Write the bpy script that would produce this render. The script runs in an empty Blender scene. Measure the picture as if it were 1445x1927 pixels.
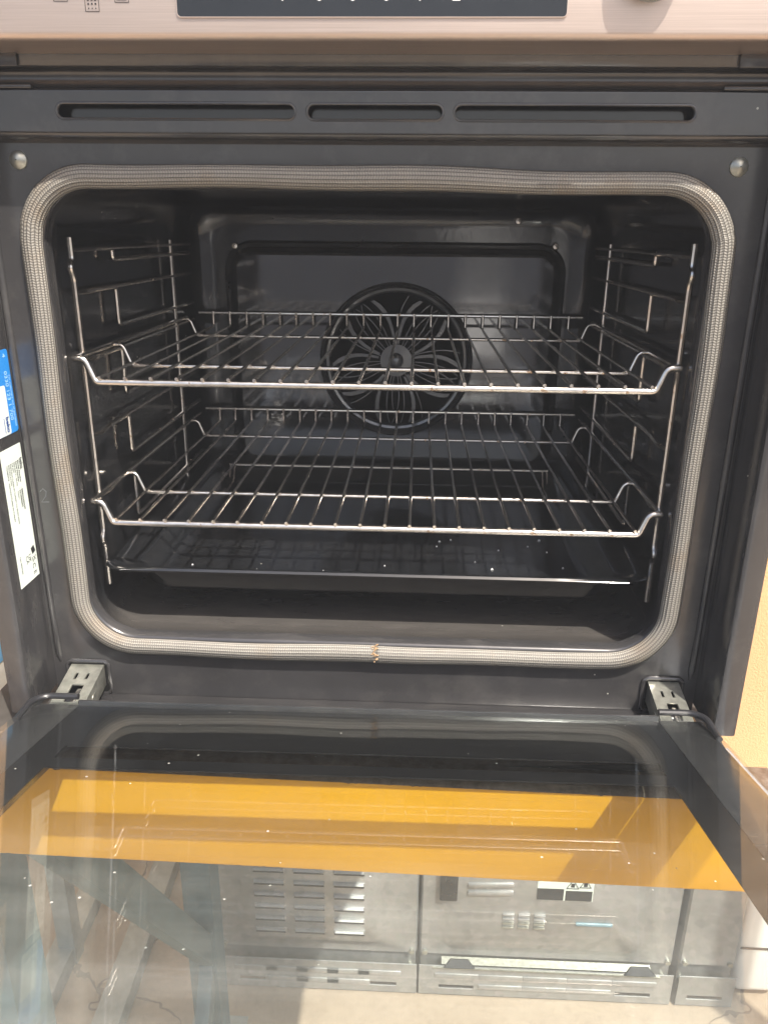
import bpy, bmesh, math, random
from mathutils import Vector, Matrix, Euler
random.seed(7)
R = math.radians
scene = bpy.context.scene
COL = scene.collection

# ---------------------------------------------------------------- camera
cam_d = bpy.data.cameras.new('camera')
cam = bpy.data.objects.new('camera', cam_d); COL.objects.link(cam)
cam.location = (0.03317, -0.58673, 0.15189)
cam.rotation_euler = (1.2279707, -0.0095252, 0.0420861)
cam_d.sensor_fit = 'VERTICAL'; cam_d.sensor_height = 24.0; cam_d.sensor_width = 18.0
cam_d.lens = 24.0 * 1474.087 / 1927.0
cam_d.clip_start = 0.01; cam_d.clip_end = 500
scene.camera = cam

# ---------------------------------------------------------------- sky, sun, exposure
SUN = Vector((0.327, -0.436, 0.839)).normalized()      # direction towards the sun
elev = math.asin(SUN.z)
azim = math.atan2(SUN.x, SUN.y)
world = bpy.data.worlds.new('World'); scene.world = world
world.use_nodes = True
wn = world.node_tree.nodes; wl = world.node_tree.links
for n in list(wn): wn.remove(n)
w_out = wn.new('ShaderNodeOutputWorld'); w_bg = wn.new('ShaderNodeBackground'); w_sky = wn.new('ShaderNodeTexSky')
w_sky.sky_type = 'NISHITA'; w_sky.sun_disc = False
w_sky.sun_elevation = elev; w_sky.sun_rotation = azim
w_sky.dust_density = 5.0; w_sky.air_density = 1.0; w_sky.ozone_density = 1.0
w_bg.inputs['Strength'].default_value = 0.12
wl.new(w_sky.outputs[0], w_bg.inputs[0]); wl.new(w_bg.outputs[0], w_out.inputs[0])
sun_d = bpy.data.lights.new('sun', 'SUN'); sun_d.energy = 5.0; sun_d.angle = R(0.6); sun_d.color = (1.0, 0.94, 0.85)
sun = bpy.data.objects.new('sun', sun_d); COL.objects.link(sun)
sun.rotation_euler = SUN.to_track_quat('Z', 'Y').to_euler(); sun.location = SUN * 5
scene.view_settings.view_transform = 'Standard'; scene.view_settings.look = 'None'
scene.view_settings.exposure = 0.9; scene.view_settings.gamma = 1.0
try: scene.view_settings.use_curve_mapping = False
except Exception: pass
scene.cycles.transparent_max_bounces = 24
scene.cycles.max_bounces = 12

# ---------------------------------------------------------------- node helpers
class NT:
    def __init__(self, name):
        self.m = bpy.data.materials.new(name); self.m.use_nodes = True
        self.t = self.m.node_tree; self.n = self.t.nodes; self.l = self.t.links
        for n in list(self.n): self.n.remove(n)
        self.out = self.n.new('ShaderNodeOutputMaterial')
    def node(self, typ, **kw):
        n = self.n.new(typ)
        for k, v in kw.items():
            if k.startswith('i_'):
                key = k[2:]
                key = int(key) if key.isdigit() else key.replace('_', ' ')
                n.inputs[key].default_value = v
            else: setattr(n, k, v)
        return n
    def link(self, a, b): self.l.new(a, b)
    def coord(self, out='Object', scale=(1, 1, 1)):
        tc = self.node('ShaderNodeTexCoord'); mp = self.node('ShaderNodeMapping')
        mp.inputs['Scale'].default_value = scale
        self.link(tc.outputs[out], mp.inputs[0]); return mp.outputs[0]
    def noise(self, vec, scale, detail=4, rough=0.55):
        n = self.node('ShaderNodeTexNoise'); n.inputs['Scale'].default_value = scale
        n.inputs['Detail'].default_value = detail; n.inputs['Roughness'].default_value = rough
        self.link(vec, n.inputs['Vector']); return n.outputs['Fac']
    def ramp(self, fac, stops):
        r = self.node('ShaderNodeValToRGB'); e = r.color_ramp.elements
        while len(e) > 1: e.remove(e[0])
        e[0].position = stops[0][0]; e[0].color = c4(stops[0][1])
        for p, c in stops[1:]:
            x = e.new(p); x.color = c4(c)
        self.link(fac, r.inputs[0]); return r.outputs[0]
    def math(self, op, a, b=None):
        m = self.node('ShaderNodeMath', operation=op)
        for i, v in enumerate((a, b)):
            if v is None: continue
            if isinstance(v, (int, float)): m.inputs[i].default_value = v
            else: self.link(v, m.inputs[i])
        return m.outputs[0]
    def mix(self, fac, a, b):
        m = self.node('ShaderNodeMix', data_type='RGBA')
        for i, v in ((0, fac), (6, a), (7, b)):
            if isinstance(v, (int, float)): m.inputs[i].default_value = v
            elif isinstance(v, tuple): m.inputs[i].default_value = c4(v)
            else: self.link(v, m.inputs[i])
        return m.outputs[2]
    def bump(self, h, strength, dist=0.001):
        b = self.node('ShaderNodeBump'); b.inputs['Strength'].default_value = strength
        b.inputs['Distance'].default_value = dist; self.link(h, b.inputs['Height']); return b.outputs[0]
    def bsdf(self, col, rough=0.4, metal=0.0, spec=0.5, normal=None, coat=0.0):
        b = self.node('ShaderNodeBsdfPrincipled')
        for key, v in (('Base Color', col), ('Roughness', rough), ('Metallic', metal), ('Specular IOR Level', spec), ('Coat Weight', coat)):
            if isinstance(v, (int, float)): b.inputs[key].default_value = v
            elif isinstance(v, tuple): b.inputs[key].default_value = c4(v)
            else: self.link(v, b.inputs[key])
        if normal is not None: self.link(normal, b.inputs['Normal'])
        self.link(b.outputs[0], self.out.inputs[0]); return b
def c4(c):
    if isinstance(c, (int, float)): return (c, c, c, 1)
    return (c[0], c[1], c[2], 1)
M = {}
def simple(name, col, rough=0.5, metal=0.0, spec=0.5, var=0.15, scale=40, bump=0.0):
    t = NT(name); v = t.coord()
    f = t.noise(v, scale)
    c = t.ramp(f, [(0.3, tuple(x * (1 - var) for x in col)), (0.7, tuple(x * (1 + var) for x in col))])
    r = t.math('ADD', t.math('MULTIPLY', f, 0.16), rough - 0.08)
    t.bsdf(c, r, metal, spec, t.bump(f, bump, 0.001) if bump else None)
    M[name] = t.m; return t.m

# black vitreous enamel: glossy, faintly wavy, a little dust and a few crumbs
def enamel(name, base, rough, dust, wav=0.25, spec=0.75, settle_lift=0.0, ior=1.5):
    t = NT(name); v = t.coord()
    big = t.noise(v, 9, 5, 0.6); fine = t.noise(v, 900, 2)
    smear = t.noise(t.coord('Object', (1, 4, 1)), 26, 6, 0.65)
    vor = t.node('ShaderNodeTexVoronoi'); vor.inputs['Scale'].default_value = 75
    t.link(v, vor.inputs['Vector'])
    sp = t.math('LESS_THAN', vor.outputs['Distance'], 0.055)
    pick = t.math('GREATER_THAN', t.noise(v, 21, 2), 0.645)
    speck = t.math('MULTIPLY', sp, pick)
    c = t.ramp(big, [(0.3, tuple(x * 0.8 for x in base)), (0.75, tuple(x * 1.3 for x in base))])
    c = t.mix(t.math('MULTIPLY', t.ramp(smear, [(0.5, 0.0), (0.8, 1.0)]), dust), c, (0.22, 0.2, 0.18))
    if settle_lift:
        gn = t.node('ShaderNodeNewGeometry'); gz = t.node('ShaderNodeSeparateXYZ'); t.link(gn.outputs['Normal'], gz.inputs[0])
        up = t.math('POWER', t.math('MAXIMUM', gz.outputs[2], 0.0), 2.0)
        c = t.mix(t.math('MULTIPLY', t.math('MULTIPLY', up, settle_lift), t.math('ADD', t.math('MULTIPLY', smear, 0.8), 0.6)), c, (0.24, 0.215, 0.19))  # dust tone on upward faces also paints the sunlit floor brighter
    c = t.mix(t.math('MULTIPLY', speck, 0.75), c, (0.5, 0.48, 0.42))
    r = t.math('ADD', t.math('MULTIPLY', smear, 0.14), rough - 0.05)
    bb = t.bsdf(c, r, 0.0, spec, t.bump(big, wav, 0.002)); bb.inputs['IOR'].default_value = ior
    M[name] = t.m
enamel('enamel', (0.013, 0.0135, 0.015), 0.11, 0.07, settle_lift=0.22)
enamel('fan_enamel', (0.06, 0.06, 0.062), 0.18, 0.05, 0.1, 1.0, 0.0, 1.7)
enamel('panel_enamel', (0.014, 0.014, 0.016), 0.06, 0.05, 0.03, 0.9, 0.0, 1.75)
enamel('enamel_face', (0.034, 0.033, 0.034), 0.17, 0.16, 0.25, 0.9)
enamel('enamel_floor', (0.024, 0.023, 0.022), 0.24, 0.25)
enamel('tray_enamel', (0.007, 0.0075, 0.0085), 0.12, 0.02, 0.08, 1.0)
simple('dark_metal', (0.02, 0.02, 0.022), 0.3, 0.0, 0.5)
simple('opening_black', (0.006, 0.006, 0.006), 0.8, 0.0, 0.2)  # near black, stands in for the darkness inside openings
simple('print_black', (0.02, 0.02, 0.022), 0.6)
simple('print_white', (0.75, 0.75, 0.75), 0.5)
simple('frit', (0.006, 0.006, 0.007), 0.35, 0.0, 0.3)

# chrome wire
t = NT('chrome'); v = t.coord('Object'); f = t.noise(v, 120, 4)
t.bsdf(t.ramp(f, [(0.3, (0.68, 0.63, 0.57)), (0.62, (0.82, 0.77, 0.71)), (0.72, (0.46, 0.31, 0.20))]),
       t.math('ADD', t.math('MULTIPLY', f, 0.2), 0.13), 1.0); M['chrome'] = t.m
# galvanised sheet
t = NT('galvanised'); v = t.coord('Object')
vor = t.node('ShaderNodeTexVoronoi'); vor.inputs['Scale'].default_value = 60; t.link(v, vor.inputs['Vector'])
f = t.noise(v, 7, 5)
c = t.mix(0.09, t.ramp(f, [(0.3, (0.31, 0.29, 0.245)), (0.7, (0.41, 0.385, 0.33))]), vor.outputs['Color'])
hs = t.node('ShaderNodeHueSaturation'); hs.inputs['Saturation'].default_value = 0.12; t.link(c, hs.inputs['Color'])
t.bsdf(hs.outputs[0], t.math('ADD', t.math('MULTIPLY', f, 0.2), 0.32), 0.55); M['galvanised'] = t.m
simple('zinc', (0.40, 0.40, 0.35), 0.36, 0.8, var=0.2, scale=150)
# brushed stainless
t = NT('stainless'); v = t.coord('Object', (6, 300, 900)); f = t.noise(v, 3, 4)
g = t.noise(t.coord('Object'), 10, 3)
t.bsdf(t.ramp(f, [(0.3, (0.56, 0.455, 0.39)), (0.7, (0.66, 0.545, 0.475))]), t.math('ADD', t.math('MULTIPLY', g, 0.12), 0.34), 0.85, 0.5, t.bump(f, 0.06, 0.0005)); M['stainless'] = t.m
# glossy display glass
simple('display_glass', (0.012, 0.013, 0.015), 0.08, 0.0, 0.6)
# braided metal-mesh door seal (uv: x = metres along, y = round the section)
t = NT('braid')
uv = t.node('ShaderNodeTexCoord'); sx = t.node('ShaderNodeSeparateXYZ'); t.link(uv.outputs['UV'], sx.inputs[0])
rib = t.math('MULTIPLY', sx.outputs[1], 18.0)
par = t.math('MULTIPLY', t.math('SUBTRACT', t.math('MODULO', t.math('FLOOR', rib), 2.0), 0.5), 2.0)
fr = t.math('SUBTRACT', t.math('FRACT', rib), 0.5)
ph = t.math('ADD', t.math('MULTIPLY', sx.outputs[0], 6.2832 / 0.0019), t.math('MULTIPLY', t.math('MULTIPLY', fr, par), 3.2))
st = t.math('ADD', t.math('MULTIPLY', t.math('SINE', ph), 0.5), 0.5)
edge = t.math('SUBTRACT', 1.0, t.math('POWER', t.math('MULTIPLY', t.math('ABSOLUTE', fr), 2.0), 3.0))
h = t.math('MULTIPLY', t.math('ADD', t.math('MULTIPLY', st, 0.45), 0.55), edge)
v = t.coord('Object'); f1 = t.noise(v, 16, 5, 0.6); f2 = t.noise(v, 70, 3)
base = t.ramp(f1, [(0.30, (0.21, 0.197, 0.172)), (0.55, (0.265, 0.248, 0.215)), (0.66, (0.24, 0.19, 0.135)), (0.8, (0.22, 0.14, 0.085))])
c = t.mix(t.math('SUBTRACT', 1.0, h), base, (0.05, 0.046, 0.042))  # shade between the ribs put into the colour
c = t.mix(t.math('MULTIPLY', h, 0.22), c, (0.42, 0.39, 0.345))  # highlight on the rib crests put into the colour
t.bsdf(c, 0.5, 0.2, 0.45, t.bump(h, 0.8, 0.0006)); M['braid'] = t.m
simple('frayed', (0.34, 0.22, 0.12), 0.8, var=0.5, scale=600, bump=0.8)
# clear glass: transparency plus Schlick reflection, the same from both sides of a face
def glass(name, tint, gain, wav):
    t = NT(name)
    g = t.node('ShaderNodeNewGeometry')
    d = t.node('ShaderNodeVectorMath', operation='DOT_PRODUCT'); t.link(g.outputs['Normal'], d.inputs[0]); t.link(g.outputs['Incoming'], d.inputs[1])
    a = t.math('ABSOLUTE', d.outputs['Value'])
    p = t.math('POWER', t.math('SUBTRACT', 1.0, a), 5.0)
    F = t.math('MULTIPLY', t.math('ADD', t.math('MULTIPLY', p, 0.955), 0.045), gain)
    tr = t.node('ShaderNodeBsdfTransparent'); tr.inputs[0].default_value = c4(tint)
    gl = t.node('ShaderNodeBsdfGlossy'); gl.inputs['Roughness'].default_value = 0.0
    v = t.coord('Object'); w = t.noise(v, 6, 3)
    b = t.node('ShaderNodeBump'); b.inputs['Strength'].default_value = wav; b.inputs['Distance'].default_value = 0.001
    t.link(w, b.inputs['Height']); t.link(b.outputs[0], gl.inputs['Normal'])
    df = t.node('ShaderNodeBsdfDiffuse'); df.inputs[0].default_value = (0.7, 0.68, 0.62, 1)
    vor = t.node('ShaderNodeTexVoronoi'); vor.inputs['Scale'].default_value = 60; t.link(v, vor.inputs['Vector'])
    speck = t.math('MULTIPLY', t.math('LESS_THAN', vor.outputs['Distance'], 0.045), t.math('GREATER_THAN', t.noise(v, 14, 2), 0.55))
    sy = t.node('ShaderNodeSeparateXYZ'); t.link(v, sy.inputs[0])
    veil = t.node('ShaderNodeMapRange'); veil.inputs[1].default_value = -0.16; veil.inputs[2].default_value = -0.42; veil.inputs[3].default_value = 0.12; veil.inputs[4].default_value = 2.3; t.link(sy.outputs[1], veil.inputs[0])  # film thickens towards the camera, painting a pale veil of glare
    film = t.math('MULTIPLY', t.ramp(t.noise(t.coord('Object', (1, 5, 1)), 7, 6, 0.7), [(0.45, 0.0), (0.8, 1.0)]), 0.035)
    dirt_veil = t.math('ADD', t.math('MULTIPLY', speck, 0.5), t.math('MULTIPLY', t.math('ADD', film, 0.014), veil.outputs[0]))
    m1 = t.node('ShaderNodeMixShader'); t.link(F, m1.inputs[0]); t.link(tr.outputs[0], m1.inputs[1]); t.link(gl.outputs[0], m1.inputs[2])
    m2 = t.node('ShaderNodeMixShader'); t.link(dirt_veil, m2.inputs[0]); t.link(m1.outputs[0], m2.inputs[1]); t.link(df.outputs[0], m2.inputs[2])
    t.link(m2.outputs[0], t.out.inputs[0]); M[name] = t.m
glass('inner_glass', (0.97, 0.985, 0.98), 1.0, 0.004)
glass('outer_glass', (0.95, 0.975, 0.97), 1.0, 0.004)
t = NT('milky'); tr = t.node('ShaderNodeBsdfTransparent'); tr.inputs[0].default_value = (0.95, 0.97, 1, 1)
pb = t.node('ShaderNodeBsdfPrincipled'); pb.inputs['Base Color'].default_value = (0.66, 0.72, 0.80, 1); pb.inputs['Roughness'].default_value = 0.25
mx = t.node('ShaderNodeMixShader'); mx.inputs[0].default_value = 0.22; t.link(tr.outputs[0], mx.inputs[1]); t.link(pb.outputs[0], mx.inputs[2]); t.link(mx.outputs[0], t.out.inputs[0]); M['milky'] = t.m
# yellow rack paint, chipped to dark rust along its upper arris
t = NT('yellow_paint'); v = t.coord('Object')
f = t.noise(v, 110, 6, 0.75); g = t.noise(v, 5, 3)
sx = t.node('ShaderNodeSeparateXYZ'); tc = t.node('ShaderNodeTexCoord'); t.link(tc.outputs['Object'], sx.inputs[0])
c = t.ramp(g, [(0.3, (0.74, 0.345, 0.003)), (0.7, (0.86, 0.425, 0.004))])
edge_d = t.math('ABSOLUTE', sx.outputs[2])
m = t.math('GREATER_THAN', t.math('ADD', edge_d, t.math('MULTIPLY', f, 0.008)), 0.0468)
c = t.mix(m, c, (0.035, 0.022, 0.015))
geo = t.node('ShaderNodeNewGeometry'); sn = t.node('ShaderNodeSeparateXYZ'); t.link(geo.outputs['Normal'], sn.inputs[0])
c = t.mix(t.math('GREATER_THAN', sn.outputs[2], 0.8), c, t.ramp(f, [(0.35, (0.10, 0.062, 0.04)), (0.7, (0.24, 0.19, 0.15))]))
t.bsdf(c, 0.45, 0.0, 0.5); M['yellow_paint'] = t.m
simple('blue_paint', (0.075, 0.12, 0.14), 0.5, var=0.25, scale=25)
simple('dull_blue', (0.20, 0.31, 0.36), 0.6)
simple('bright_blue', (0.05, 0.28, 0.58), 0.5)
simple('grey_steel', (0.30, 0.32, 0.31), 0.55, 0.2)
simple('deck', (0.055, 0.048, 0.042), 0.7, var=0.4, scale=30)
simple('sticker_blue', (0.025, 0.25, 0.70), 0.35, var=0.04)
simple('sticker_white', (0.74, 0.80, 0.73), 0.45, var=0.04)
simple('text_blue_light', (0.35, 0.62, 0.92), 0.5)
simple('text_navy', (0.03, 0.08, 0.30), 0.5)
simple('orange_mark', (0.30, 0.12, 0.03), 0.6)
# stucco and concrete
t = NT('stucco'); v = t.coord('Object'); f = t.noise(v, 160, 5, 0.7); g = t.noise(v, 1.3, 4)
c = t.ramp(g, [(0.3, (0.66, 0.40, 0.20)), (0.7, (0.74, 0.47, 0.25))])
c = t.mix(t.math('MULTIPLY', t.ramp(f, [(0.55, 0.0), (0.7, 1.0)]), 0.35), c, (0.45, 0.26, 0.12))
t.bsdf(c, 0.9, 0, 0.2, t.bump(f, 0.7, 0.006)); M['stucco'] = t.m
t = NT('concrete'); v = t.coord('Object'); f = t.noise(v, 3, 6, 0.65); g = t.noise(v, 60, 5, 0.7)
c = t.ramp(f, [(0.3, (0.29, 0.225, 0.165)), (0.7, (0.42, 0.335, 0.25))])
c = t.mix(t.math('MULTIPLY', t.ramp(g, [(0.5, 0.0), (0.75, 1.0)]), 0.4), c, (0.20, 0.145, 0.10))
warp = t.node('ShaderNodeVectorMath', operation='ADD')
nz = t.node('ShaderNodeTexNoise'); nz.inputs['Scale'].default_value = 2.5; nz.inputs['Detail'].default_value = 5; t.link(v, nz.inputs['Vector'])
t.link(v, warp.inputs[0]); t.link(nz.outputs['Color'], warp.inputs[1])
vo = t.node('ShaderNodeTexVoronoi', feature='DISTANCE_TO_EDGE'); vo.inputs['Scale'].default_value = 0.8; t.link(warp.outputs[0], vo.inputs['Vector'])
crack = t.math('LESS_THAN', vo.outputs['Distance'], 0.0035)
c = t.mix(t.math('MULTIPLY', crack, 0.7), c, (0.10, 0.075, 0.055))
t.bsdf(c, 0.9, 0, 0.25, t.bump(g, 0.5, 0.003)); M['concrete'] = t.m
simple('white_paint', (0.78, 0.77, 0.74), 0.55, var=0.05, scale=3)
simple('added_wall_paint', (0.17, 0.20, 0.25), 0.8, var=0.2, scale=2)
simple('pale_reflector', (0.72, 0.71, 0.68), 0.9, var=0.06, scale=2)
simple('grey_render', (0.36, 0.33, 0.30), 0.9, var=0.12, scale=2)

# ---------------------------------------------------------------- mesh helpers
class MB:
    def __init__(self): self.v = []; self.f = []; self.uv = None
    def quad(self, pts):
        b = len(self.v); self.v += [Vector(p) for p in pts]; self.f.append(tuple(range(b, b + len(pts)))); return self
    def box(self, x0, x1, y0, y1, z0, z1):
        b = len(self.v)
        self.v += [Vector((x, y, z)) for z in (z0, z1) for y in (y0, y1) for x in (x0, x1)]
        for q in ((0, 2, 3, 1), (4, 5, 7, 6), (0, 1, 5, 4), (2, 6, 7, 3), (0, 4, 6, 2), (1, 3, 7, 5)):
            self.f.append(tuple(b + i for i in q))
        return self
    def bar(self, a, c, w, h, up=(0, 0, 1)):
        a = Vector(a); c = Vector(c); d = (c - a).normalized(); s = d.cross(Vector(up)).normalized(); u = s.cross(d)
        b = len(self.v)
        for p in (a, c):
            for i, j in ((-1, -1), (1, -1), (1, 1), (-1, 1)): self.v.append(p + s * (i * w / 2) + u * (j * h / 2))
        for q in ((3, 2, 1, 0), (4, 5, 6, 7), (0, 1, 5, 4), (1, 2, 6, 5), (2, 3, 7, 6), (3, 0, 4, 7)):
            self.f.append(tuple(b + i for i in q))
        return self
    def tube(self, pts, r, seg=10, closed=False, cap=True):
        pts = [Vector(p) for p in pts]; n = len(pts); b = len(self.v)
        prev = None
        for i, p in enumerate(pts):
            if closed: d = pts[(i + 1) % n] - pts[i - 1]
            else: d = pts[min(i + 1, n - 1)] - pts[max(i - 1, 0)]
            d.normalize()
            if prev is None:
                s = d.orthogonal().normalized()
            else:
                s = (prev - d * prev.dot(d)).normalized()
            prev = s; u = d.cross(s)
            rr = r[i] if isinstance(r, (list, tuple)) else r
            for k in range(seg):
                a = 2 * math.pi * k / seg; self.v.append(p + (s * math.cos(a) + u * math.sin(a)) * rr)
        m = n if closed else n - 1
        for i in range(m):
            for k in range(seg):
                j = (i + 1) % n; k2 = (k + 1) % seg
                self.f.append((b + i * seg + k, b + i * seg + k2, b + j * seg + k2, b + j * seg + k))
        if cap and not closed:
            self.f.append(tuple(b + k for k in reversed(range(seg)))); self.f.append(tuple(b + (n - 1) * seg + k for k in range(seg)))
        return self
    def loft(self, rings, closed=True, cap0=False, cap1=False):
        b = len(self.v); n = len(rings[0])
        for r in rings: self.v += [Vector(p) for p in r]
        for i in range(len(rings) - 1):
            for k in range(n if closed else n - 1):
                k2 = (k + 1) % n
                self.f.append((b + i * n + k, b + i * n + k2, b + (i + 1) * n + k2, b + (i + 1) * n + k))
        if cap0: self.f.append(tuple(b + k for k in reversed(range(n))))
        if cap1: self.f.append(tuple(b + (len(rings) - 1) * n + k for k in range(n)))
        return self
    def lathe(self, profile, axis='Y', c=(0, 0, 0), seg=48):
        rings = []
        for r, h in profile:
            ring = []
            for k in range(seg):
                a = 2 * math.pi * k / seg
                if axis == 'Y': ring.append((c[0] + r * math.cos(a), c[1] + h, c[2] + r * math.sin(a)))
                else: ring.append((c[0] + r * math.cos(a), c[1] + r * math.sin(a), c[2] + h))
            rings.append(ring)
        return self.loft(rings)
    def mesh(self, name, mat, smooth=False, bevel=0, bseg=2, angle=35, recalc=True):
        me = bpy.data.meshes.new(name); me.from_pydata([tuple(p) for p in self.v], [], self.f)
        bm = bmesh.new(); bm.from_mesh(me)
        if recalc: bmesh.ops.recalc_face_normals(bm, faces=bm.faces)
        if bevel:
            es = [e for e in bm.edges if e.is_manifold and e.calc_face_angle(0) > R(30)]
            bmesh.ops.bevel(bm, geom=es, offset=bevel, segments=bseg, profile=0.5, affect='EDGES', clamp_overlap=True)
        bm.to_mesh(me); bm.free()
        for p in me.polygons: p.use_smooth = smooth or bevel > 0
        if smooth or bevel:
            try: me.set_sharp_from_angle(angle=R(angle))
            except Exception: pass
        me.materials.append(M[mat]); return me
    def build(self, name, mat, parent=None, **kw):
        return link(name, self.mesh(name, mat, **kw), parent)
def link(name, me, parent=None):
    o = bpy.data.objects.new(name, me); COL.objects.link(o)
    if parent is not None: o.parent = parent
    return o
def tag(o, label=None, cat=None, group=None, kind=None):
    for k, v in (('label', label), ('category', cat), ('group', group), ('kind', kind)):
        if v: o[k] = v
    return o
def thing(name, label, cat, loc=(0, 0, 0), group=None):
    o = bpy.data.objects.new(name, None); COL.objects.link(o); o.location = loc; o.empty_display_size = 0.05
    return tag(o, label, cat, group)
def rrect(x0, x1, z0, z1, r, y=0.0, seg=10, n=0):
    """rounded rectangle as (x, y, z) points, n extra points per straight side"""
    P = []
    cs = ((x1 - r, z1 - r, 0), (x0 + r, z1 - r, 90), (x0 + r, z0 + r, 180), (x1 - r, z0 + r, 270))
    for i, (cx, cz, a0) in enumerate(cs):
        for k in range(seg + 1):
            a = R(a0 + 90 * k / seg); P.append(Vector((cx + r * math.cos(a), y, cz + r * math.sin(a))))
        if n:
            nx = cs[(i + 1) % 4]; a = R(nx[2]); q = Vector((nx[0] + r * math.cos(a), y, nx[1] + r * math.sin(a))); p = P[-1].copy()
            for k in range(1, n + 1): P.append(p.lerp(q, k / (n + 1)))
    return P
def smooth_path(ctrl, rad, seg=6):
    """polyline with its inner corners rounded"""
    ctrl = [Vector(c) for c in ctrl]; out = [ctrl[0]]
    for i in range(1, len(ctrl) - 1):
        p, a, c = ctrl[i], ctrl[i - 1], ctrl[i + 1]
        r = min(rad, (a - p).length * 0.49, (c - p).length * 0.49)
        s = p + (a - p).normalized() * r; e = p + (c - p).normalized() * r
        for k in range(seg + 1):
            u = k / seg; out.append(s * (1 - u) ** 2 + p * 2 * u * (1 - u) + e * u * u)
    out.append(ctrl[-1]); return out
def plate_with_holes(name, mat, outer, holes, thick, bevel, parent=None, fill=True):
    """flat plate in the XZ plane at y=0 cut with real holes"""
    cu = bpy.data.curves.new(name, 'CURVE'); cu.dimensions = '2D'; cu.fill_mode = 'BOTH'
    cu.extrude = thick / 2; cu.bevel_depth = bevel; cu.bevel_resolution = 2
    for loop in [outer] + holes:
        sp = cu.splines.new('POLY'); sp.points.add(len(loop) - 1); sp.use_cyclic_u = True
        for p, q in zip(sp.points, loop): p.co = (q[0], q[1], 0, 1)
    tmp = bpy.data.objects.new('tmp', cu); COL.objects.link(tmp)
    dg = bpy.context.evaluated_depsgraph_get()
    me = bpy.data.meshes.new_from_object(tmp.evaluated_get(dg)); bpy.data.objects.remove(tmp); bpy.data.curves.remove(cu)
    me.transform(Matrix.Rotation(R(90), 4, 'X')); me.materials.clear(); me.materials.append(M[mat])
    for p in me.polygons: p.use_smooth = True
    try: me.set_sharp_from_angle(angle=R(30))
    except Exception: pass
    me.name = name
    return link(name, me, parent)
def text_mesh(name, s, size, mat, parent, mw, align='LEFT', bold=0.0, sx=1.0):
    cu = bpy.data.curves.new(name, 'FONT'); cu.body = s; cu.size = size; cu.align_x = align; cu.extrude = 0.00003; cu.offset = bold; cu.resolution_u = 3
    tmp = bpy.data.objects.new('tmp', cu); COL.objects.link(tmp)
    dg = bpy.context.evaluated_depsgraph_get()
    me = bpy.data.meshes.new_from_object(tmp.evaluated_get(dg)); bpy.data.objects.remove(tmp); bpy.data.curves.remove(cu)
    if sx != 1.0: me.transform(Matrix.Diagonal((sx, 1, 1, 1)))
    me.transform(mw); me.materials.clear(); me.materials.append(M[mat]); me.name = name
    return link(name, me, parent)

# ================================================================ the setting
g = MB(); g.quad([(-20, -20, 0), (20, -20, 0), (20, 20, 0), (-20, 20, 0)])
ground = g.build('ground', 'concrete'); ground.location = (0, 0, -1.5); tag(ground, kind='structure')
wb = MB(); wb.box(-6, 6, 0, 0.2, 0, 3.0)
wall = wb.build('wall', 'stucco'); wall.location = (0, 1.40, -1.5)
tag(wall, 'peach stucco wall in full sun behind the oven, seen at its right side', 'wall')

# unseen low walls added so the enamel mirrors a bright gap beside the fan
for x0, x1, lab in ((-9.0, 0.42, 'unseen low blue grey wall added opposite the oven, shaping the reflection left of the bright gap'), (0.82, 9.0, 'unseen low blue grey wall added opposite the oven, shaping the reflection right of the bright gap')):
    o = MB().box(x0, x1, -0.09, 0.09, 0.0, 1.56).build('added_yard_wall', 'added_wall_paint', bevel=0.01); o.location = (0, -6.0, -1.5); tag(o, lab, 'wall', 'unseen low walls added for the oven reflections')
ap = MB().box(-3.0, 6.0, -19.5, -6.3, 0.002, 0.012).build('added_pavement', 'pale_reflector'); ap.location = (0, 0, -1.5); tag(ap, kind='structure')  # unseen pale sheet added to be mirrored as the bright gap
# ================================================================ pallet rack that carries the oven
rack = thing('pallet_rack', 'pallet rack under the oven with a chipped yellow beam and blue grey uprights', 'rack', (-0.36, 0, -1.5))
def wmat(o):
    m = Matrix.LocRotScale(o.location, o.rotation_euler, o.scale)
    return wmat(o.parent) @ o.matrix_parent_inverse @ m if o.parent else m
def on(o, root):
    """keep a mesh that was made in world coordinates where it is under its parent"""
    o.matrix_parent_inverse = wmat(o.parent).inverted(); return o
def part(mb, name, mat, root, **kw):
    return on(mb.build(name, mat, root, **kw), root)
BZ = -0.2830
bm_ = MB().box(-0.86, 0.86, -0.0225, 0.0225, -0.0435, 0.0435).mesh('beam', 'yellow_paint', bevel=0.004)
for yy in (-0.0775, 0.585):
    o = on(link('beam', bm_, rack), rack); o.location = (0.50, yy, BZ - (0.008 if yy < 0 else 0.0)); o.rotation_euler = (0, R(0.9) if yy < 0 else 0, 0)
for y0, y1 in ((-0.052, 0.15), (0.153, 0.355), (0.358, 0.56)): part(MB().box(-0.335, 0.292, y0, y1, -0.262, -0.240), 'deck_board', 'deck', rack, bevel=0.002)
def upright(x):
    for y0, y1 in ((-0.05, 0.01), (0.575, 0.635)):
        m = MB()
        m.box(x - 0.028, x + 0.028, y0, y0 + 0.006, -1.494, 0.9); m.box(x - 0.028, x - 0.022, y0 + 0.006, y1, -1.494, 0.9); m.box(x + 0.022, x + 0.028, y0 + 0.006, y1, -1.494, 0.9)
        part(m, 'post', 'blue_paint', rack)
        part(MB().box(x - 0.06, x + 0.06, y0 - 0.03, y1 + 0.03, -1.5, -1.494), 'foot_plate', 'grey_steel', rack)
for x in (-0.366, 1.36): upright(x)
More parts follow.
